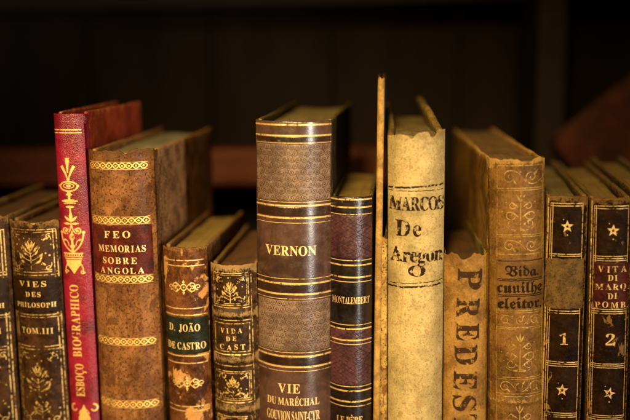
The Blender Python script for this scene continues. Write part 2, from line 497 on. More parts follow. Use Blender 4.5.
# ------------------------------------------------------------------ ornament vocabulary
def corner(f, x, y, sx, sy, s, w=.9):
    f.spiral(x+sx*s*.55, y+sy*s*.5, s*.5, s*.08, math.atan2(-sy, -sx), 1.2*sx*sy, w, w*.7)
    f.curve([(x+sx*s*.2, y+sy*s*1.3), (x+sx*s*.1, y+sy*s*.4), (x+sx*s*.8, y+sy*s*.1), (x+sx*s*1.6, y+sy*s*.3)], w*.8, w*.4)
    f.leaf(x+sx*s*.9, y+sy*s*.8, math.atan2(sy, sx), s*.9, w*1.6)
    f.disc(x+sx*s*1.6, y+sy*s*1.1, w*.7)
def sprig(f, x, y, s, w=.9, flower=True):
    f.curve([(x, y+s), (x+s*.05, y+s*.4), (x-s*.03, y-s*.2)], w*.9)
    for sd in (-1, 1):
        for q, (a, L, yy) in enumerate(((.5, .75, .75), (.25, .8, .45), (.75, .6, .2), (.6, .5, .0))):
            f.curve([(x, y+s*yy), (x+sd*s*.3*L, y+s*(yy-.08)), (x+sd*s*.75*L, y+s*(yy-.55*L*a-.18))], w*.7, w*.5)
            f.leaf(x+sd*s*.45*L, y+s*(yy-.2*L), -math.pi/2+sd*(1.0-.2*q), s*.36, w*2.2)
            f.leaf(x+sd*s*.75*L, y+s*(yy-.55*L*a-.14), -math.pi/2+sd*.5, s*.28, w*2.0)
    if flower:
        for a in (-.55, -.2, .2, .55): f.leaf(x, y-s*.2, -math.pi/2+a, s*.62, w*2.3)
        f.ring(x, y-s*.52, s*.20, w*.6, s*.32)
        f.disc(x, y-s*.95, w*.9)
def fleuron(f, x, y, s, w=.8):
    f.curve([(x, y+s*.95), (x, y), (x, y-s*.7)], w)
    for sd in (-1, 1):
        for yy, r in ((.55, .26), (.1, .32), (-.4, .22)):
            f.spiral(x+sd*s*(r+.22), y+s*yy, s*r, s*.05, math.pi/2 if 0 else (math.pi if sd > 0 else 0), -1.15*sd, w, w*.6)
            f.leaf(x+sd*s*.1, y+s*(yy+.14), -math.pi/2+sd*.9, s*.5, w*1.8)
            f.disc(x+sd*s*(r*2+.32), y+s*(yy-.16), w*.75)
        f.curve([(x, y+s*.85), (x+sd*s*.5, y+s*1.0), (x+sd*s*.75, y+s*.7)], w*.9, w*.4)
        f.leaf(x, y-s*.55, -math.pi/2+sd*.5, s*.45, w*1.8)
    f.leaf(x, y-s*.6, -math.pi/2, s*.5, w*2)
    f.line(y+s*.95, x-s*.35, x+s*.35, w*.8)
def scroll_band(f, x0, x1, y, h, w=.8):
    n = max(2, round((x1-x0)/(h*1.5))); st = (x1-x0)/n
    for i in range(n):
        cx = x0+st*(i+.5); sg = 1 if i % 2 else -1
        f.spiral(cx, y, h*.46, h*.08, math.pi*(.5 if sg > 0 else 1.5), 1.3*sg, w, w*.6)
        f.curve([(cx, y+sg*h*.45), (cx+st*.4, y+sg*h*.5), (cx+st*.75, y-sg*h*.35)], w*.9, w*.5)
        f.leaf(cx+st*.1, y-sg*h*.1, -sg*.9, h*.5, w*2); f.disc(cx+st*.48, y+sg*h*.36, w)
def dots(f, x0, x1, y0, y1, n, r=.7, hole=None):
    for _ in range(n):
        x, y = random.uniform(x0, x1), random.uniform(y0, y1)
        if hole and math.hypot(x-hole[0], y-hole[1]) < hole[2]: continue
        f.disc(x, y, r*random.uniform(.7, 1.2), n=7)
def chain(f, y, x0, x1, amp=2.7, half=6.3, w=1.05):
    n = round((x1-x0)/half); half = (x1-x0)/n
    for ph in (0, math.pi):
        N = n*9
        f.stroke([(x0+(x1-x0)*i/N, y+amp*math.sin(math.pi*n*i/N+ph)) for i in range(N+1)], w)
    for i in range(n): f.disc(x0+half*(i+.5), y, .95, n=9)
    for sd in (-1, 1): f.line(y+sd*(amp+.9), x0, x1, .35, .05)

# ================================================================== THE ROW OF BOOKS
# --- two volumes of the same dark calf set at the end of the row
CALF_DARK = leather('dark panelled calf', (.030, .014, .007), (.075, .036, .015), (.13, .065, .026), (.22, .12, .055), mott=80, rough=.40, wear=.62, speck=.3, crackle=.2)
CALF_SIDE = leather('plain brown calf sides', (.060, .026, .013), (.115, .052, .025), (.17, .08, .04), (.24, .14, .075), mott=50, rough=.42, wear=.7, speck=.4)
LAB_DARK = leather('dark brown label', (.022, .010, .006), (.040, .018, .010), (.065, .03, .015), (.14, .07, .03), mott=90, rough=.38, wear=.5)
def vies(b, dy, roman):
    f = Flat(); hw = 22.3
    for x in (-hw, -hw+2.4, hw-2.4, hw): f.vline(x, 229.5+dy, 452+dy, .75)
    for y, w in ((230, .8), (232.4, .6), (272.4, .7), (275.4, .9), (315, .8), (317.4, .7), (346.6, .8), (349.6, .9), (425, .8), (428, .8)): f.line(y+dy, -hw, hw, w)
    sprig(f, -1, 254+dy, 16, .85)
    for sx in (-1, 1):
        corner(f, sx*(hw-3.4), 234+dy, -sx, 1, 5, .8); corner(f, sx*(hw-3.4), 271+dy, -sx, -1, 6, .9)
        corner(f, sx*(hw-3.4), 352+dy, -sx, 1, 6, .8); corner(f, sx*(hw-3.4), 423+dy, -sx, -1, 8, .9)
    sprig(f, -1, 380+dy, 17, .85); sprig(f, 1, 407+dy, 11, .8, False)
    dots(f, -18, 18, 236+dy, 270+dy, 13, .8, (0, 254+dy, 9)); dots(f, -18, 18, 355+dy, 420+dy, 24, .8, (0, 380+dy, 9))
    b.wrap(f, 'gilt_pattern', G_OLD)
    lab = b.patch(-hw-1.5, hw+1.5, 277.2+dy, 314+dy, 'title_label', LAB_DARK)
    t = Flat()
    t.text('VIES', -1.5, 284+dy, 27, 5.6, gap=.26, jit=.25); t.text('DES', -1, 294.4+dy, 15, 4.8, gap=.22, jit=.2)
    t.text('PHILOSOPH', 0, 305.2+dy, 39, 4.8, gap=.16, jit=.25)
    b.wrap(t, 'lettering', G_DULL, lab, LIFT)
    t = Flat(); t.text('TOM.'+roman, 0, 331+dy, 31, 5.6, gap=.2, jit=.25)
    b.wrap(t, 'lettering', G_DULL)
bA = Book('dark gilt calf book mostly out of view beside the matching tome III', (-43, 7.5, -29.5, 21), 216, .125, CALF_DARK, CALF_SIDE, PAGE_DARK, .22, 2.5, headband=BAND, top_wob=.0012)
vies(bA, 1, 'II')
bB = Book('dark gilt calf book VIES DES PHILOSOPH tome III, against the tall red book', (9.5, 59, 23, 70.5), 221, .125, CALF_DARK, CALF_SIDE, PAGE_DARK, .22, 2.5, headband=BAND, top_wob=.0014)
vies(bB, 0, 'III')

# --- the red book
RED = leather('crimson pebbled morocco', (.135, .004, .012), (.190, .0055, .0175), (.235, .009, .025), (.30, .04, .05), mott=40, rough=.33, spec=.45, deep=False, grain=.75, gscale=1500, wear=.22, streak=.1)
RED_SIDE = leather('faded red cloth sides', (.20, .026, .012), (.28, .042, .018), (.33, .06, .025), (.38, .15, .08), mott=40, rough=.6, grain=.3, gscale=1800, wear=.35, streak=.1)
bR = Book('tall slim crimson book with a gilt candelabrum and ESBOÇO BIOGRAPHICO lettered upward', (53, 84.5, 72.5, 99), 115, .112, RED, RED_SIDE, PAGE_DARK, .15, 3.0, tb=.0024, wob=.00012, top_wob=.0003, board_lift=.0012)
f = Flat(); c = -2.2
f.line(130, -15.5, 12.5, 1.1, .05); f.line(133, -15.5, 12.5, 1.0, .05)
f.stroke([(c-.4, 173), (c-.4, 165), (c-.2, 158)], 1.0, 4.2)                           # plumes
f.curve([(c-.9, 179), (c-2.5, 173), (c-6.4, 166)], .9, 3.2); f.curve([(c+.3, 179), (c+2, 173), (c+6.2, 166)], .9, 3.2)
f.disc(c-.2, 179.6, 1.7); f.ring(c-.2, 186.5, 8.6, 1.6, 4.8, 22); f.ring(c-.2, 186, 5.4, .9, 2.3); f.disc(c-.2, 186, 2.6, 1.2)
f.disc(c-9.4, 186, 1.3); f.disc(c+9, 186, 1.3)
f.stroke([(c-.2, 190.5), (c-.2, 194), (c-.2, 197.5), (c-.2, 199.5)], 3.6, 1.8); f.disc(c-.2, 194.6, 3.2, 1.3)
f.disc(c, 201.2, 8.3, 1.6, 18); f.line(203.6, c-6, c+6, .8); f.disc(c, 207, 4.4, 1.2)
f.stroke([(c, 207), (c+.1, 211), (c+.2, 216), (c+.3, 222)], 1.6, 1.4); f.leaf(c+.2, 223, -math.pi/2, 12, 3.6)
for sd in (-1, 1):
    f.leaf(c+.2, 222, -math.pi/2+sd*.85, 8.5, 2.6); f.leaf(c+.2, 224, -math.pi/2+sd*1.5, 8, 2.4)
    f.spiral(c+.4+sd*6, 230.5, 3.4, .5, math.pi/2, -1.35*sd, 1.5, .9); f.curve([(c+.4, 224), (c+.4+sd*1, 232), (c+.4+sd*5, 234)], 1.2)
    f.leaf(c+.4+sd*2.4, 229, sd*.4+(math.pi if sd < 0 else 0), 5, 1.6)
    f.curve([(c+.5+sd*11.2, 233), (c+.5+sd*10.4, 243), (c+.5+sd*6.5, 248), (c+.6+sd*1, 252)], 1.6, 1.3); f.disc(c+.5+sd*11.2, 232.6, 1.5)
    f.curve([(c+.5+sd*7.4, 240), (c+.5+sd*4, 240), (c+.5+sd*3.4, 246)], 1.1, .7); f.disc(c+.5+sd*7.6, 240, 1.1)
    f.curve([(c+1+sd*3.5, 262), (c+1+sd*7, 263), (c+1+sd*10, 268), (c+1+sd*8.5, 274)], 1.3, .8); f.spiral(c+1+sd*8, 272, 2.2, .5, 0, 1.1*sd, 1, .7)
f.stroke([(c+.5, 231), (c+.5, 240), (c+.6, 253)], 1.6, 2.4); f.ring(c+.5, 237, 2.1, 1.1, 2.8); f.disc(c+.6, 246.5, 2.6, 1.8)
f.line(253.6, c-9.2, c+10.4, 1.5); f.line(256.6, c-9.0, c+10.2, .8); f.line(258.6, c-8, c+9.2, 1.1)
for i in range(8): f.disc(c-7.6+i*2.35, 255.2, .7, n=7)
f.fan((c+.8, 264), [(c-7, 260), (c-6, 265), (c-2.6, 269), (c+.8, 274), (c+4.2, 269), (c+7.6, 265), (c+8.6, 260)])
f.fan((c+2.8, 414), [(c+2.8, 404.5), (c+5.6, 411), (c+8.6, 418), (c+9, 430), (c-3.4, 430), (c-3, 418), (c, 411)])
for sd in (-1, 1):
    f.spiral(c+2.8+sd*9, 408.5, 4.4, 1.6, math.pi*1.5, .72*sd, 1.5, 1.1); f.curve([(c+2.8+sd*5, 414), (c+2.8+sd*3, 409), (c+2.8+sd*1, 410)], 1)
bR.wrap(f, 'gilt_pattern', G_BRIGHT)
t = Flat(); t.text('BIOGRAPHICO', -3.0, 321, 72, 8.6, gap=.10, rot=1, jit=.08); t.text('ESBOÇO', -2.0, 380.3, 32.5, 8.4, gap=.10, rot=1, jit=.08)
bR.wrap(t, 'lettering', G_BRIGHT)

# --- FEO
FEO = leather('speckled tan calf', (.085, .038, .015), (.165, .080, .032), (.225, .122, .056), (.06, .028, .013), mott=40, speck=.75, rough=.36, wear=.55, streak=.6, patch=(.075, .030, .012), patch_amt=.10, crackle=.3)
FEO_SIDE = leather('speckled brown calf sides', (.10, .052, .024), (.19, .105, .05), (.25, .15, .075), (.15, .075, .035), mott=85, speck=.8, rough=.6, spec=.04, wear=.6)
LAB_RED = leather('worn red label', (.055, .010, .008), (.105, .014, .011), (.14, .024, .016), (.030, .014, .010), mott=60, rough=.34, wear=.6, streak=.6, patch=(.022, .012, .012), patch_amt=.10)
bF = Book('thick tan calf book FEO MEMORIAS SOBRE ANGOLA with a worn red label', (88, 154, 102.5, 164), 151, .155, FEO, FEO_SIDE, PAGE_GREY, .22, 2.8, top_wob=.0017, wob=.0004, headband=BAND)
f = Flat()
for y in (166, 220.8, 279.7, 342, 404.5, 467): chain(f, y, -30.5, 28)
bF.wrap(f, 'gilt_pattern', G_BRIGHT)
lab = bF.patch(-32, 29.5, 225.2, 275.2, 'title_label', LAB_RED, ragged=.9)
t = Flat(); t.text('FEO', -3, 234.6, 26, 7, gap=.26, jit=.3); t.text('MEMORIAS', 0, 249, 47, 6.6, gap=.14, jit=.3)
t.text('SOBRE', -2, 260.6, 34, 6.4, gap=.2, jit=.25); t.text('ANGOLA', -.5, 270.9, 43.5, 6.0, gap=.22, jit=.25)
bF.wrap(t, 'lettering', G_PALE, lab, LIFT)

# --- D. JOAO DE CASTRO
JOAO = leather('tree calf with peeled patches', (.050, .020, .009), (.12, .048, .018), (.20, .09, .035), (.14, .07, .03), mott=75, speck=.35, rough=.33, wear=.5, patch=(.36, .185, .062), patch_amt=.24, crackle=.25)
LAB_GREEN = leather('black green label', (.008, .010, .008), (.013, .016, .013), (.022, .024, .018), (.07, .05, .025), mott=90, rough=.28, wear=.35)
bJ = Book('small brown calf book D. JOAO DE CASTRO with peeled tan patches and a black label', (163.5, 207, 170, 213), 247, .118, JOAO, CALF_SIDE, PAGE_GOLD, .27, 2.4, top_wob=.0012)
f = Flat()
for y in (260.6, 266, 308.6, 363.2, 406.5, 411): f.line(y, -20.5, 19.5, 1.0)
for y in (315.2, 356): f.line(y, -21, 20.5, 1.2)
for yc in (287.3, 383.3, 436):
    o = 0
    f.ring(o, yc, 2.9, 1.0, 2.9); f.disc(o, yc, .9)
    for sd in (-1, 1):
        f.spiral(o+sd*8.0, yc-1.9, 3.4, .6, math.pi*.5, -1.2*sd, 1.1, .8); f.spiral(o+sd*8.0, yc+1.9, 3.4, .6, math.pi*1.5, 1.2*sd, 1.1, .8)
        f.spiral(o+sd*13.5, yc, 3.0, .6, math.pi*.5, 1.2*sd, 1.1, .8)
        f.disc(o, yc+sd*5.2, 1.2); f.leaf(o, yc+sd*2.6, sd*math.pi/2, 5, 1.6)
        f.curve([(o+sd*2.8, yc), (o+sd*5, yc-3), (o+sd*8, yc-5)], .9); f.curve([(o+sd*2.8, yc), (o+sd*5, yc+3), (o+sd*8, yc+5)], .9)
bJ.wrap(f, 'gilt_pattern', G_FINE)
lab = bJ.patch(-22, 21.5, 317, 354.5, 'title_label', LAB_GREEN, ragged=.3)
t = Flat(); t.text('D. JOÃO', -1.5, 327.8, 31, 7.0, gap=.12, jit=.15, space=.5); t.text('DE CASTRO', -.5, 345.8, 38, 6.9, gap=.10, jit=.15, space=.28)
bJ.wrap(t, 'lettering', G_PALE, lab, LIFT)

# --- VIDA DE CAST
VIDA = leather('scuffed dark calf', (.024, .013, .008), (.062, .034, .018), (.14, .085, .045), (.27, .17, .09), mott=85, speck=.2, rough=.46, wear=.95, crackle=.35)
VPAN = leather('black brown tooled panel', (.018, .009, .005), (.032, .016, .008), (.06, .03, .014), (.16, .08, .03), mott=120, rough=.4, wear=.6)
bV = Book('small scuffed dark book VIDA DE CAST with raised bands and square gilt panels', (210.5, 257, 216.5, 260.5), 264, .118, VIDA, CALF_SIDE, PAGE_DARK, .27, 2.4,
          bands=((314, .0015, .0024), (359, .0015, .0026), (408, .0015, .0026), (452, .0015, .0026)), top_wob=.0009, wob=.0003)
f = Flat()
for y0, y1 in ((273.5, 305.3), (371.5, 400), (416.5, 445)):
    f.rect(-19.5, 15.5, y0, y1, .9); f.rect(-18, 14, y0+1.8, y1-1.8, .5)
    bV.patch(-20.5, 16.5, y0-1, y1+1, 'tooled_panel', VPAN, ragged=.5, lift=.00010)
    m = (y0+y1)/2
    sprig(f, -2, m+2, 11.5, .9)
    for sx in (-1, 1):
        for sy in (-1, 1): corner(f, -2+sx*15, m+sy*12.6, -sx, -sy, 4.4, 1.0)
    dots(f, -17, 13, y0+3, y1-3, 22, .75, (-2, m, 5))
for y in (307.6, 320.2, 354.4, 366, 402.4): f.line(y, -20.5, 17, .8)
f.rect(-19.5, 15.5, 323.5, 351.5, .8); f.vline(18, 275, 420, .6)
for i in range(30): f.disc(18.4, 324+i*.95, .35, n=5)
bV.wrap(f, 'gilt_pattern', G_OLD, None, .00018)
t = Flat(); t.text('VIDA', -2.5, 330.6, 22, 5.0, gap=.42, jit=.5); t.text('DE', -2.5, 338.6, 10, 4.6, gap=.35, jit=.4); t.text('CAST', -1.5, 347, 25, 5.2, gap=.36, jit=.5)
bV.wrap(t, 'lettering', G_DULL, None, .00008)

# --- VERNON
VER = leather('polished brown calf', (.062, .032, .019), (.100, .055, .034), (.140, .083, .054), (.20, .125, .085), mott=38, rough=.26, grain=.10, wear=.30, streak=.6, spec=.7, deep=False, rel=.14)
VER_PANEL = leather('lighter stamped calf', (.130, .086, .060), (.170, .115, .082), (.205, .143, .104), (.24, .16, .12), mott=45, rough=.36, grain=.3, wear=.2, streak=.3, spec=.4, deep=False)
VER_BLACK = leather('dark stained fillet', (.030, .013, .008), (.044, .019, .011), (.065, .030, .018), (.12, .06, .03), mott=60, rough=.24, grain=.1, wear=.25, streak=.3, spec=.7, rel=.14)
VER_SIDE = leather('marbled half binding sides', (.018, .016, .006), (.06, .045, .015), (.20, .15, .045), (.24, .18, .07), mott=170, speck=.6, rough=.5, wear=.4, patch=(.015, .012, .007), patch_amt=.4)
BLIND = ink('blind stamped line', (.045, .018, .010), .28, .46, .5, amount=.55)
bN = Book('thick brown calf book VERNON VIE DU MARÉCHAL with blind scroll panels', (254.5, 333, 260.5, 329.5), 122, .185, VER, VER_SIDE, PAGE, .24, 2.5, top_wob=.0005, wob=.00008, headband=BAND, board_lift=.0006)
for y0, y1 in ((144.2, 202), (300.2, 352.2), (452, 500)):
    pt = bN.patch(-40, 40, y0, y1, 'stamped_panel', VER_PANEL, ragged=0, lift=.00008)
    f = Flat(); rows = max(5, round((y1-y0)/6.6)); st = (y1-y0-1)/rows
    for r in range(rows):
        y = y0+.5+st*(r+.5)
        for i in range(-6, 7):
            x = i*6.3+(3.15 if r % 2 else 0); sg = 1 if (i+r) % 2 else -1
            if abs(x) > 37.5: continue
            f.spiral(x, y, 2.75, .35, random.uniform(-.2, .2)+(0 if sg > 0 else math.pi), 1.55*sg, .62, .45, 20)
            f.curve([(x+2.7*sg, y), (x+3.2*sg, y-2.5), (x+5.2*sg, y-3.2)], .6, .35, 5); f.leaf(x-sg*2.2, y+2.2, .6*sg+random.uniform(-.5, .5), 2.6, 1.0); f.disc(x, y, .5, n=6)
    bN.wrap(f, 'stamped_pattern', BLIND, pt, .00016)
for y0, y1 in ((137.4, 142.4), (207.6, 217), (285, 293.4), (357.6, 366), (437, 446)):
    bN.patch(-40, 40, y0, y1, 'dark_fillet', VER_BLACK, ragged=0, lift=.00007)
f = Flat()
for y in (125.4, 136.3, 206.2, 218.4, 284, 294.6, 356.6, 367.2, 436, 447): f.beads(y, -38.2, 38.2, 1.35, .85)
for y in (143.6, 202.6, 223.4, 279.2, 299.2, 352.8, 371.4, 432, 451.5): f.line(y, -38.6, 38.6, .6, .04)
bN.wrap(f, 'gilt_pattern', G_FINE, None, .00018)
t = Flat(); t.text('VERNON', -1.8, 251.2, 51, 9.6, gap=.05); t.text('VIE', -3.5, 388.8, 22, 9.2, gap=.10)
t.text('DU MARÉCHAL', -.2, 402, 52, 7.2, gap=.04, space=.22); t.text('GOUVION SAINT-CYR', -.2, 416.2, 52.5, 9.2, gap=.04, space=.25)
bN.wrap(t, 'lettering', G_PALE)

# --- MONTALEMBERT
MON = leather('black calf', (.010, .006, .007), (.018, .010, .010), (.035, .018, .016), (.10, .055, .04), mott=60, rough=.25, grain=.10, wear=.30, spec=.6, rel=.16)
MON_PANEL = leather('purple brown crushed morocco', (.036, .012, .016), (.068, .024, .030), (.105, .044, .048), (.15, .08, .07), mott=90, rough=.32, grain=.4, gscale=900, wear=.2, streak=.5, spec=.5, deep=False, rel=.25)
bM = Book('slim black book MONTALEMBERT with purple crossed panels, beside the thick VERNON', (330.5, 372.5, 329.8, 371.5), 197, .125, MON, VER_SIDE, PAGE_GOLD, .27, 2.3, top_wob=.0004, wob=.00008)
for y0, y1 in ((215, 259), (329.8, 386), (410, 414)) [:2]:
    pt = bM.patch(-22, 22, y0, y1, 'morocco_panel', MON_PANEL, ragged=0, lift=.00008)
    f = Flat()
    for i in range(-9, 22):
        q = y0+i*4.2
        for sd in (-1, 1):
            pts = [(sd*(-20+40*j/16), q+26*j/16*1.0) for j in range(17)]
            pts = [p for p in pts if y0+1 < p[1] < y1-1]
            if len(pts) > 3: f.stroke(pts, .45 if i % 3 else .85)
    bM.wrap(f, 'stamped_pattern', ink('blind cross line', (.025, .008, .010), .42, .56, .4, amount=.6), pt, .00016)
f = Flat()
for y in (199.8, 207.6, 265.4, 277.4, 329.2, 340.4, 391, 401.6): f.beads(y, -20.3, 20.3, 1.3, .75)
for y in (214.6, 260.6, 282, 325, 344.4, 386.6, 406.2): f.line(y, -20.5, 20.5, .75, .04)
bM.wrap(f, 'gilt_pattern', G_FINE, None, .00018)
t = Flat(); t.text('MONTALEMBERT', 0, 300.6, 37.5, 6.8, gap=.03); t.text('LE PÈRE', -.5, 420.2, 26, 7, gap=.05, space=.3)
bM.wrap(t, 'lettering', G_FINE)

# --- the thin upright vellum volumes beside MARCOS
VELL = leather('aged vellum', (.31, .24, .14), (.385, .305, .185), (.44, .36, .23), (.19, .115, .05), mott=34, rough=.48, grain=.1, wear=.45, streak=.45, speck=.35, patch=(.24, .155, .07), patch_amt=-.10)
VELL_EDGE = leather('honey vellum', (.24, .135, .045), (.35, .215, .08), (.40, .27, .12), (.17, .08, .025), mott=90, rough=.45, grain=.1, wear=.4, streak=.4)
VELL_SPOT = leather('spotted vellum', (.25, .14, .05), (.38, .25, .09), (.43, .30, .13), (.11, .045, .016), mott=110, rough=.5, grain=.15, wear=.55, speck=.9, patch=(.10, .035, .012), patch_amt=-.12)
VELL_SIDE = leather('olive vellum sides', (.20, .14, .05), (.30, .22, .085), (.36, .27, .11), (.26, .17, .06), mott=40, rough=.5, grain=.1, wear=.4)
b9 = Book('very thin tall vellum book edge standing higher than MARCOS', (377.5, 385, 373.6, 379.2), 79, .10, VELL_EDGE, VELL_SIDE, PAGE_GOLD, .28, 2.4, tb=.0011, top_wob=.0022, wob=.0004, page_drop=.005, yaw=.022)
b9b = Book('thin short spotted vellum pamphlet squeezed beside MARCOS', (380.4, 387.3, 379.8, 387.3), 233, .10, VELL_SPOT, VELL_SIDE, PAGE_GOLD, .24, 2.4, tb=.0011, top_wob=.002, wob=.0005, Y0=.001, yaw=.024)

# --- MARCOS
bK = Book('thick cream vellum book with black stencilled MARCOS', (387.8, 445.5, 388.3, 441.6), 134, .15, VELL, VELL_SIDE, PAGE, .29, 2.5, top_wob=.0015, wob=.0007, tb=.0042, page_drop=.001, warp=(.006, .011), slant=.0016, hl=-.0016, hr=.0016, yaw=.03)
INK = ink('black stencil ink', (.014, .007, .004), .41, .50, scale=360)
INKB = ink('brown lettering ink', (.030, .013, .006), .37, .50, scale=330, amount=.92)
f = Flat()
def rag(f, y0, y1, x0, x1, w, jit):
    n = 26; f.stroke([(x0+(x1-x0)*i/n, y0+(y1-y0)*i/n+random.uniform(-jit, jit)) for i in range(n+1)], w)
rag(f, 188.5, 185.5, -28, 27, 1.9, .35); rag(f, 191.6, 190.4, -28, 27, .8, .3)
rag(f, 284.6, 281.6, -28, 27, .8, .4); rag(f, 288, 285.4, -28, 27, 1.8, .45)
bK.wrap(f, 'ink_marking', INK)
t = Flat()
for q in (-.35, .35):
    t.text('MARCOS', .2+q, 203.6, 54.5, 13.8, gap=.02, jit=.2); t.text('De', -8+q, 228, 25, 16.5, gap=.16, jit=.2)
    t.text('Aregon', .5+q, 254.6, 53, 15, gap=.02, jit=.2); t.text('O', .5+q, 270.8, 17, 11)
bK.wrap(t, 'lettering', INK)

# --- PREDEST
PRE = leather('honey brown limp vellum', (.18, .092, .028), (.27, .15, .048), (.32, .195, .072), (.13, .065, .02), mott=60, rough=.52, grain=.15, wear=.45, speck=.3, streak=.25)
bP = Book('honey vellum book with PREDEST inked down its spine in big capitals', (443.5, 489.3, 443.5, 486), 253.5, .10, PRE, VELL_SIDE, PAGE_DARK, .20, 3.2, top_wob=.0014, wob=.0006, tb=.0018, page_drop=.006, Y0=.003, yaw=.042)
t = Flat()
for ch, y0, y1, xx in (('P', 268.5, 289, 3), ('R', 298.5, 317.5, 1.5), ('E', 323.5, 340, 1.5), ('D', 345, 364.5, 0), ('E', 371.5, 389.5, -.5), ('S', 395.5, 411, -1), ('T', 414.5, 431, 0), ('I', 436, 444, 0)):
    for q in (-.55, .55): t.text(ch, xx+q, (y0+y1)/2+q*.6, y1-y0, 24 if ch == 'P' else 22.5, rot=-1, jit=.2)
bP.wrap(t, 'lettering', INKB)

# --- the gothic titled book
GOT = leather('golden brown sheep', (.088, .042, .013), (.15, .076, .024), (.20, .11, .04), (.27, .16, .06), mott=60, rough=.42, grain=.2, wear=.65, speck=.35, streak=.4, crackle=.12)
GOT_SIDE_LIT = leather('brown sheep sides with painted light', (.20, .10, .03), (.32, .17, .05), (.38, .22, .075), (.45, .27, .10), mott=55, rough=.45, wear=.6, speck=.3, streak=.4)  # lighter than the spine leather: light falling on the boards is in the colour
GOT_PANEL = leather('pale title panel', (.12, .058, .018), (.16, .082, .026), (.20, .11, .04), (.07, .03, .01), mott=80, rough=.45, wear=.4)
bG = Book('golden brown book with faint fleurons and black gothic Vida title', (488.5, 545.5, 490, 542), 160, .20, GOT, GOT_SIDE_LIT, PAGE_TAN, .20, 3.2, top_wob=.0012, wob=.0004, headband=BAND, tb=.0022, page_drop=.0012, yaw=.046, bands=((401, .0009, .002),))
f = Flat(); L, R = -21, 25
for y in (166, 188.5, 190.5, 235, 237, 254.5, 311, 313, 327.5, 329, 377.5, 379.5, 394, 396.5, 452): f.line(y, L, R, .6)
f.vline(R, 166, 450, .6); f.vline(L, 166, 450, .5); f.vline(R+1.8, 166, 450, .4)
for y, h in ((177.5, 15), (246, 12), (320.2, 10), (387, 11)): scroll_band(f, L+1, R-1, y, h, .8)
for y in (213, 353.5, 424): fleuron(f, 2, y, 19, .8)
bG.wrap(f, 'gilt_pattern', G_FAINT)
lab = bG.patch(-22, 26, 259, 309.5, 'title_label', GOT_PANEL, ragged=.6, lift=.00015)
t = Flat()
for y in (261.2, 279.2, 281, 295, 296.6): rag(t, y, y-.5, -20, 25, .9, .25)
for q in (-.3, .3): t.text('Vida.', 4+q, 271.4, 34, 9.8, 'fraktur', .04, .3)
for q in (-.3, .3): t.text('cuuilhe', 2.5+q, 287.6, 45, 10.4, 'fraktur', .03, .3)
for q in (-.3, .3): t.text('eleitor.', 2.5+q, 303.6, 44, 10, 'fraktur', .03, .3)
bG.wrap(t, 'lettering', ink('gothic ink', (.012, .006, .003), .30, .44), lab, LIFT)

# --- the two star volumes and the neighbour that only shows its top
STAR = leather('black brown calf', (.018, .0085, .003), (.034, .016, .006), (.06, .030, .012), (.26, .14, .05), mott=85, rough=.42, spec=.045, wear=.70, speck=.1, patch=(.16, .085, .028), patch_amt=-.16)
TAN = leather('bare tan calf', (.15, .085, .028), (.24, .145, .052), (.30, .19, .08), (.10, .05, .02), mott=110, rough=.5, wear=.4, speck=.5, patch=(.08, .025, .012), patch_amt=-.1)
STAR_SIDE = leather('worn brown sides', (.05, .028, .012), (.10, .058, .024), (.16, .10, .045), (.28, .18, .08), mott=70, rough=.48, wear=.6)
G_STAR = gilt('soft gilt', (.66, .43, .15), .37, .50, .55)
def star_vol(b, n, hw, cx, lines, stars, ny):
    f = Flat()
    for x in (-hw, -hw+1.9, hw-1.2): f.vline(x, lines[0][0], 455, .7)
    f.vline(-hw-2.2, lines[0][0]-5, 455, 1.2, .2)
    for grp in lines:
        for y in grp: f.line(y, -hw, hw-1, .75)
    for y in stars: f.star(cx, y, 6.4, random.uniform(-.3, .3)); 
    for y in stars: f.disc(cx+.3, y+8.5, .7); f.disc(cx-4, y-7, .5)
    b.wrap(f, 'gilt_pattern', G_STAR)
    t = Flat(); t.text(n, cx, ny, 9.5 if n == '2' else 8.5, 11.2); b.wrap(t, 'lettering', G_STAR, None, .00008)
b1 = Book(edge_wear=.8, label='black calf volume numbered 1 with gilt stars and a bare tan patch', px=(546.8, 588.3, 541.3, 579.5), yt=197, depth=.165, yaw=-.05, mat=STAR, board=STAR_SIDE, page=PAGE, bulge=.16, p=3.0, top_wob=.0008, wob=.0003)
star_vol(b1, '1', 16.5, 0, ((203.5, 206), (254.2, 256.2), (311, 313.4), (362, 364, 366.2), (413, 415, 417)), (226.5, 390, 440), 339)
b1.patch(-20, 18.5, 258, 309.5, 'bare_patch', TAN, ragged=1.0, lift=.00012)
b2 = Book(edge_wear=.8, label='black calf volume numbered 2 with gilt stars and red label VITA DI MARQ. DI POMB', px=(592, 632, 586.6, 626), yt=199, depth=.165, yaw=-.05, mat=STAR, board=STAR_SIDE, page=PAGE_GOLD, bulge=.16, p=3.0, top_wob=.0008, wob=.0003)
star_vol(b2, '2', 17.5, 1, ((206.5, 209), (256.6, 258.8, 261), (309.6, 311.8, 314), (364.2, 366.2, 368.2), (416, 418, 420)), (231, 393.5, 442), 340)
LAB_OX = leather('oxblood label', (.030, .006, .005), (.050, .009, .007), (.07, .014, .010), (.13, .07, .03), mott=80, rough=.4, wear=.5)
lab = b2.patch(-17.5, 19, 262.2, 308.5, 'title_label', LAB_OX, ragged=.5)
t = Flat(); t.text('VITA', 1, 269.4, 29, 6.2, gap=.30, jit=.35); t.text('DI', 1.5, 278.2, 9.5, 5.8, gap=.2, jit=.3); t.text('MARQ.', 1.5, 286.8, 33, 6.0, gap=.18, jit=.35)
t.text('DI', 1.5, 296, 9.5, 5.8, gap=.2, jit=.3); t.text('POMB.', 1.5, 305, 33, 6.0, gap=.24, jit=.35)
b2.wrap(t, 'lettering', G_STAR, lab, LIFT)
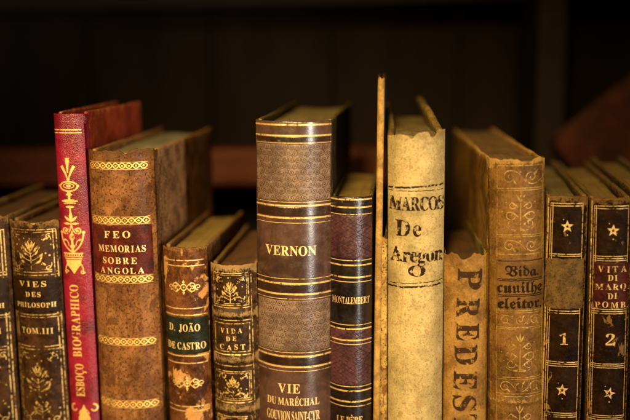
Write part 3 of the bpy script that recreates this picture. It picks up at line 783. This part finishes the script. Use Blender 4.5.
b3 = Book('yellowed book beyond volume 2 showing only its top edge', (636, 676, 631, 668), 193, .165, STAR, STAR_SIDE, PAGE_GOLD, .12, 2.8, yaw=-.05, top_wob=.0008, wob=.0003)

# ================================================================== the bookcase
def wood(name, a, b, c, rough=.45, scale=1.0):
    k = NT(name)
    g = k.noise((6*scale, 60*scale, 60*scale), 6, .6, .8, off3()); g2 = k.noise((3, 420, 420), 3, .6, 0, off3())
    col = k.mix(k.ramp(g, .35, .65), a, b); col = k.mix(k.math('MULTIPLY', k.ramp(g2, .5, .7), .6), col, c)
    k.l.new(col, k.b.inputs['Base Color']); k.b.inputs['Roughness'].default_value = rough; k.b.inputs['Specular IOR Level'].default_value = .15
    k.l.new(k.bump(g2, .3, .0004), k.b.inputs['Normal'])
    return k.m
def woodv(name, a, b, c, rough=.45):
    k = NT(name)
    g = k.noise((26, 26, 3), 5, .6, .6, off3()); g2 = k.noise((300, 300, 5), 3, .6, 0, off3())
    col = k.mix(k.ramp(g, .35, .65), a, b); col = k.mix(k.math('MULTIPLY', k.ramp(g2, .5, .7), .6), col, c)
    k.l.new(col, k.b.inputs['Base Color']); k.b.inputs['Roughness'].default_value = rough; k.b.inputs['Specular IOR Level'].default_value = .15
    k.l.new(k.bump(g2, .3, .0004), k.b.inputs['Normal'])
    return k.m
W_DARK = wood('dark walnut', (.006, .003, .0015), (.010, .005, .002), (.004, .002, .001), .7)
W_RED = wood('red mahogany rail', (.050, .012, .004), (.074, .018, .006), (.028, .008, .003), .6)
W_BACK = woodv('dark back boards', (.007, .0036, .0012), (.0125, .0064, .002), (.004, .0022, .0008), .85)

def setting(name, bm, mat):
    o = from_bm(name, bm, mat, smooth=False); o['kind'] = 'structure'; return o
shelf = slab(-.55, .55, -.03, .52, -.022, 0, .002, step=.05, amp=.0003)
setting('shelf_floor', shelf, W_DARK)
YB = .46
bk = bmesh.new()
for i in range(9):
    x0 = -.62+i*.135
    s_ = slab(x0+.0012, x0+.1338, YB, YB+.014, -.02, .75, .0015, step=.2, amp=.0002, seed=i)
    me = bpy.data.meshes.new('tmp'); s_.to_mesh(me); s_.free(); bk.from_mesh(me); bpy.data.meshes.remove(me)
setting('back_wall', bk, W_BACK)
def fixture(name, bm, mat, label, cat):
    o = from_bm(name, bm, mat, smooth=False); o['label'] = label; o['category'] = cat; return o
p0, p1 = at(0, 150, .30), at(0, 186, .30)
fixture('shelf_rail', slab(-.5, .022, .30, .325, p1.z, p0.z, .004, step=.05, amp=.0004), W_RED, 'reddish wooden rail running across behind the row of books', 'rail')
p0, p1 = at(528, 60, .36), at(556, 60, .36)
fixture('shelf_upright', slab(p0.x, p1.x, .30, .45, 0, .75, .003, step=.05, amp=.0003), W_DARK, 'dark wooden upright dividing the back of the bookcase', 'upright')
p0 = at(315, 5, .38)
fixture('shelf_lip', slab(-.55, .55, .38, .455, p0.z, p0.z+.02, .002, step=.05, amp=.0003), W_DARK, 'dark underside lip of the next shelf above', 'shelf')

# --- a russet book leaning over in the gloom behind
RUS = leather('russet calf', (.034, .008, .004), (.050, .012, .006), (.062, .017, .008), (.07, .025, .012), mott=40, rough=.6, wear=.3)
lb = bpy.data.objects.new('leaning_book', None); COL.objects.link(lb)
lb['label'] = 'russet leather book leaning over in the gloom behind volumes 1 and 2'; lb['category'] = 'book'
q0, q1 = at(556, 142, .25), at(634, 80, .25)
ang = math.atan2(q1.z-q0.z, q1.x-q0.x)
LW, LD, LT = .24, .034, .17
lb.location = q0
lb.rotation_euler = (0, -ang, 0)
edge = lambda c: max(0, 1-min(c.x, LW-c.x, -c.z)/.006)
from_bm('cover_board', slab(0, LW, 0, .003, -LT, 0, .001, amp=.0004, seed=3), RUS, lb, wear=edge)
from_bm('cover_board', slab(0, LW, LD-.003, LD, -LT, 0, .001, amp=.0004, seed=4), RUS, lb, wear=edge)
from_bm('page_block', slab(.004, LW-.004, .0032, LD-.0032, -LT+.004, -.004, .0006, seg=1, seed=5), PAGE_DARK, lb, smooth=False)
from_bm('spine', slab(-.003, .0038, .0005, LD-.0005, -LT+.001, -.001, .0028, seed=6), RUS, lb, wear=lambda c: .2)

# ================================================================== light
w = bpy.data.worlds.new('World'); SC.world = w; w.use_nodes = True
w.node_tree.nodes['Background'].inputs[0].default_value = (1, .72, .42, 1)
w.node_tree.nodes['Background'].inputs[1].default_value = .004
def area(name, loc, target, sx, sy, watts, col, spread=180):
    l = bpy.data.lights.new(name, 'AREA'); l.shape = 'RECTANGLE'; l.size = sx; l.size_y = sy; l.energy = watts; l.color = col
    l.spread = math.radians(spread)
    o = bpy.data.objects.new(name, l); COL.objects.link(o); o.location = loc
    o.rotation_euler = (Vector(target)-Vector(loc)).to_track_quat('-Z', 'Y').to_euler()
    return o
area('window_light', (.70, -.93, .12), (-.10, 0, .14), .045, .8, .80, (1, .92, .80), 32)
area('reading_lamp', (-.10, -.78, .62), (-.06, .02, .13), .12, .12, 1.28, (1, .66, .235), 42)
area('room_lamp', (-.40, -.85, .58), (-.15, .02, .12), .2, .2, .50, (1, .74, .42), 40)

SC.view_settings.view_transform = 'Standard'; SC.view_settings.look = 'None'; SC.view_settings.gamma = 1
SC.view_settings.exposure = 0
SC.render.engine = 'CYCLES'
SC.cycles.use_denoising = True
SC.cycles.max_bounces = 6; SC.cycles.transparent_max_bounces = 12
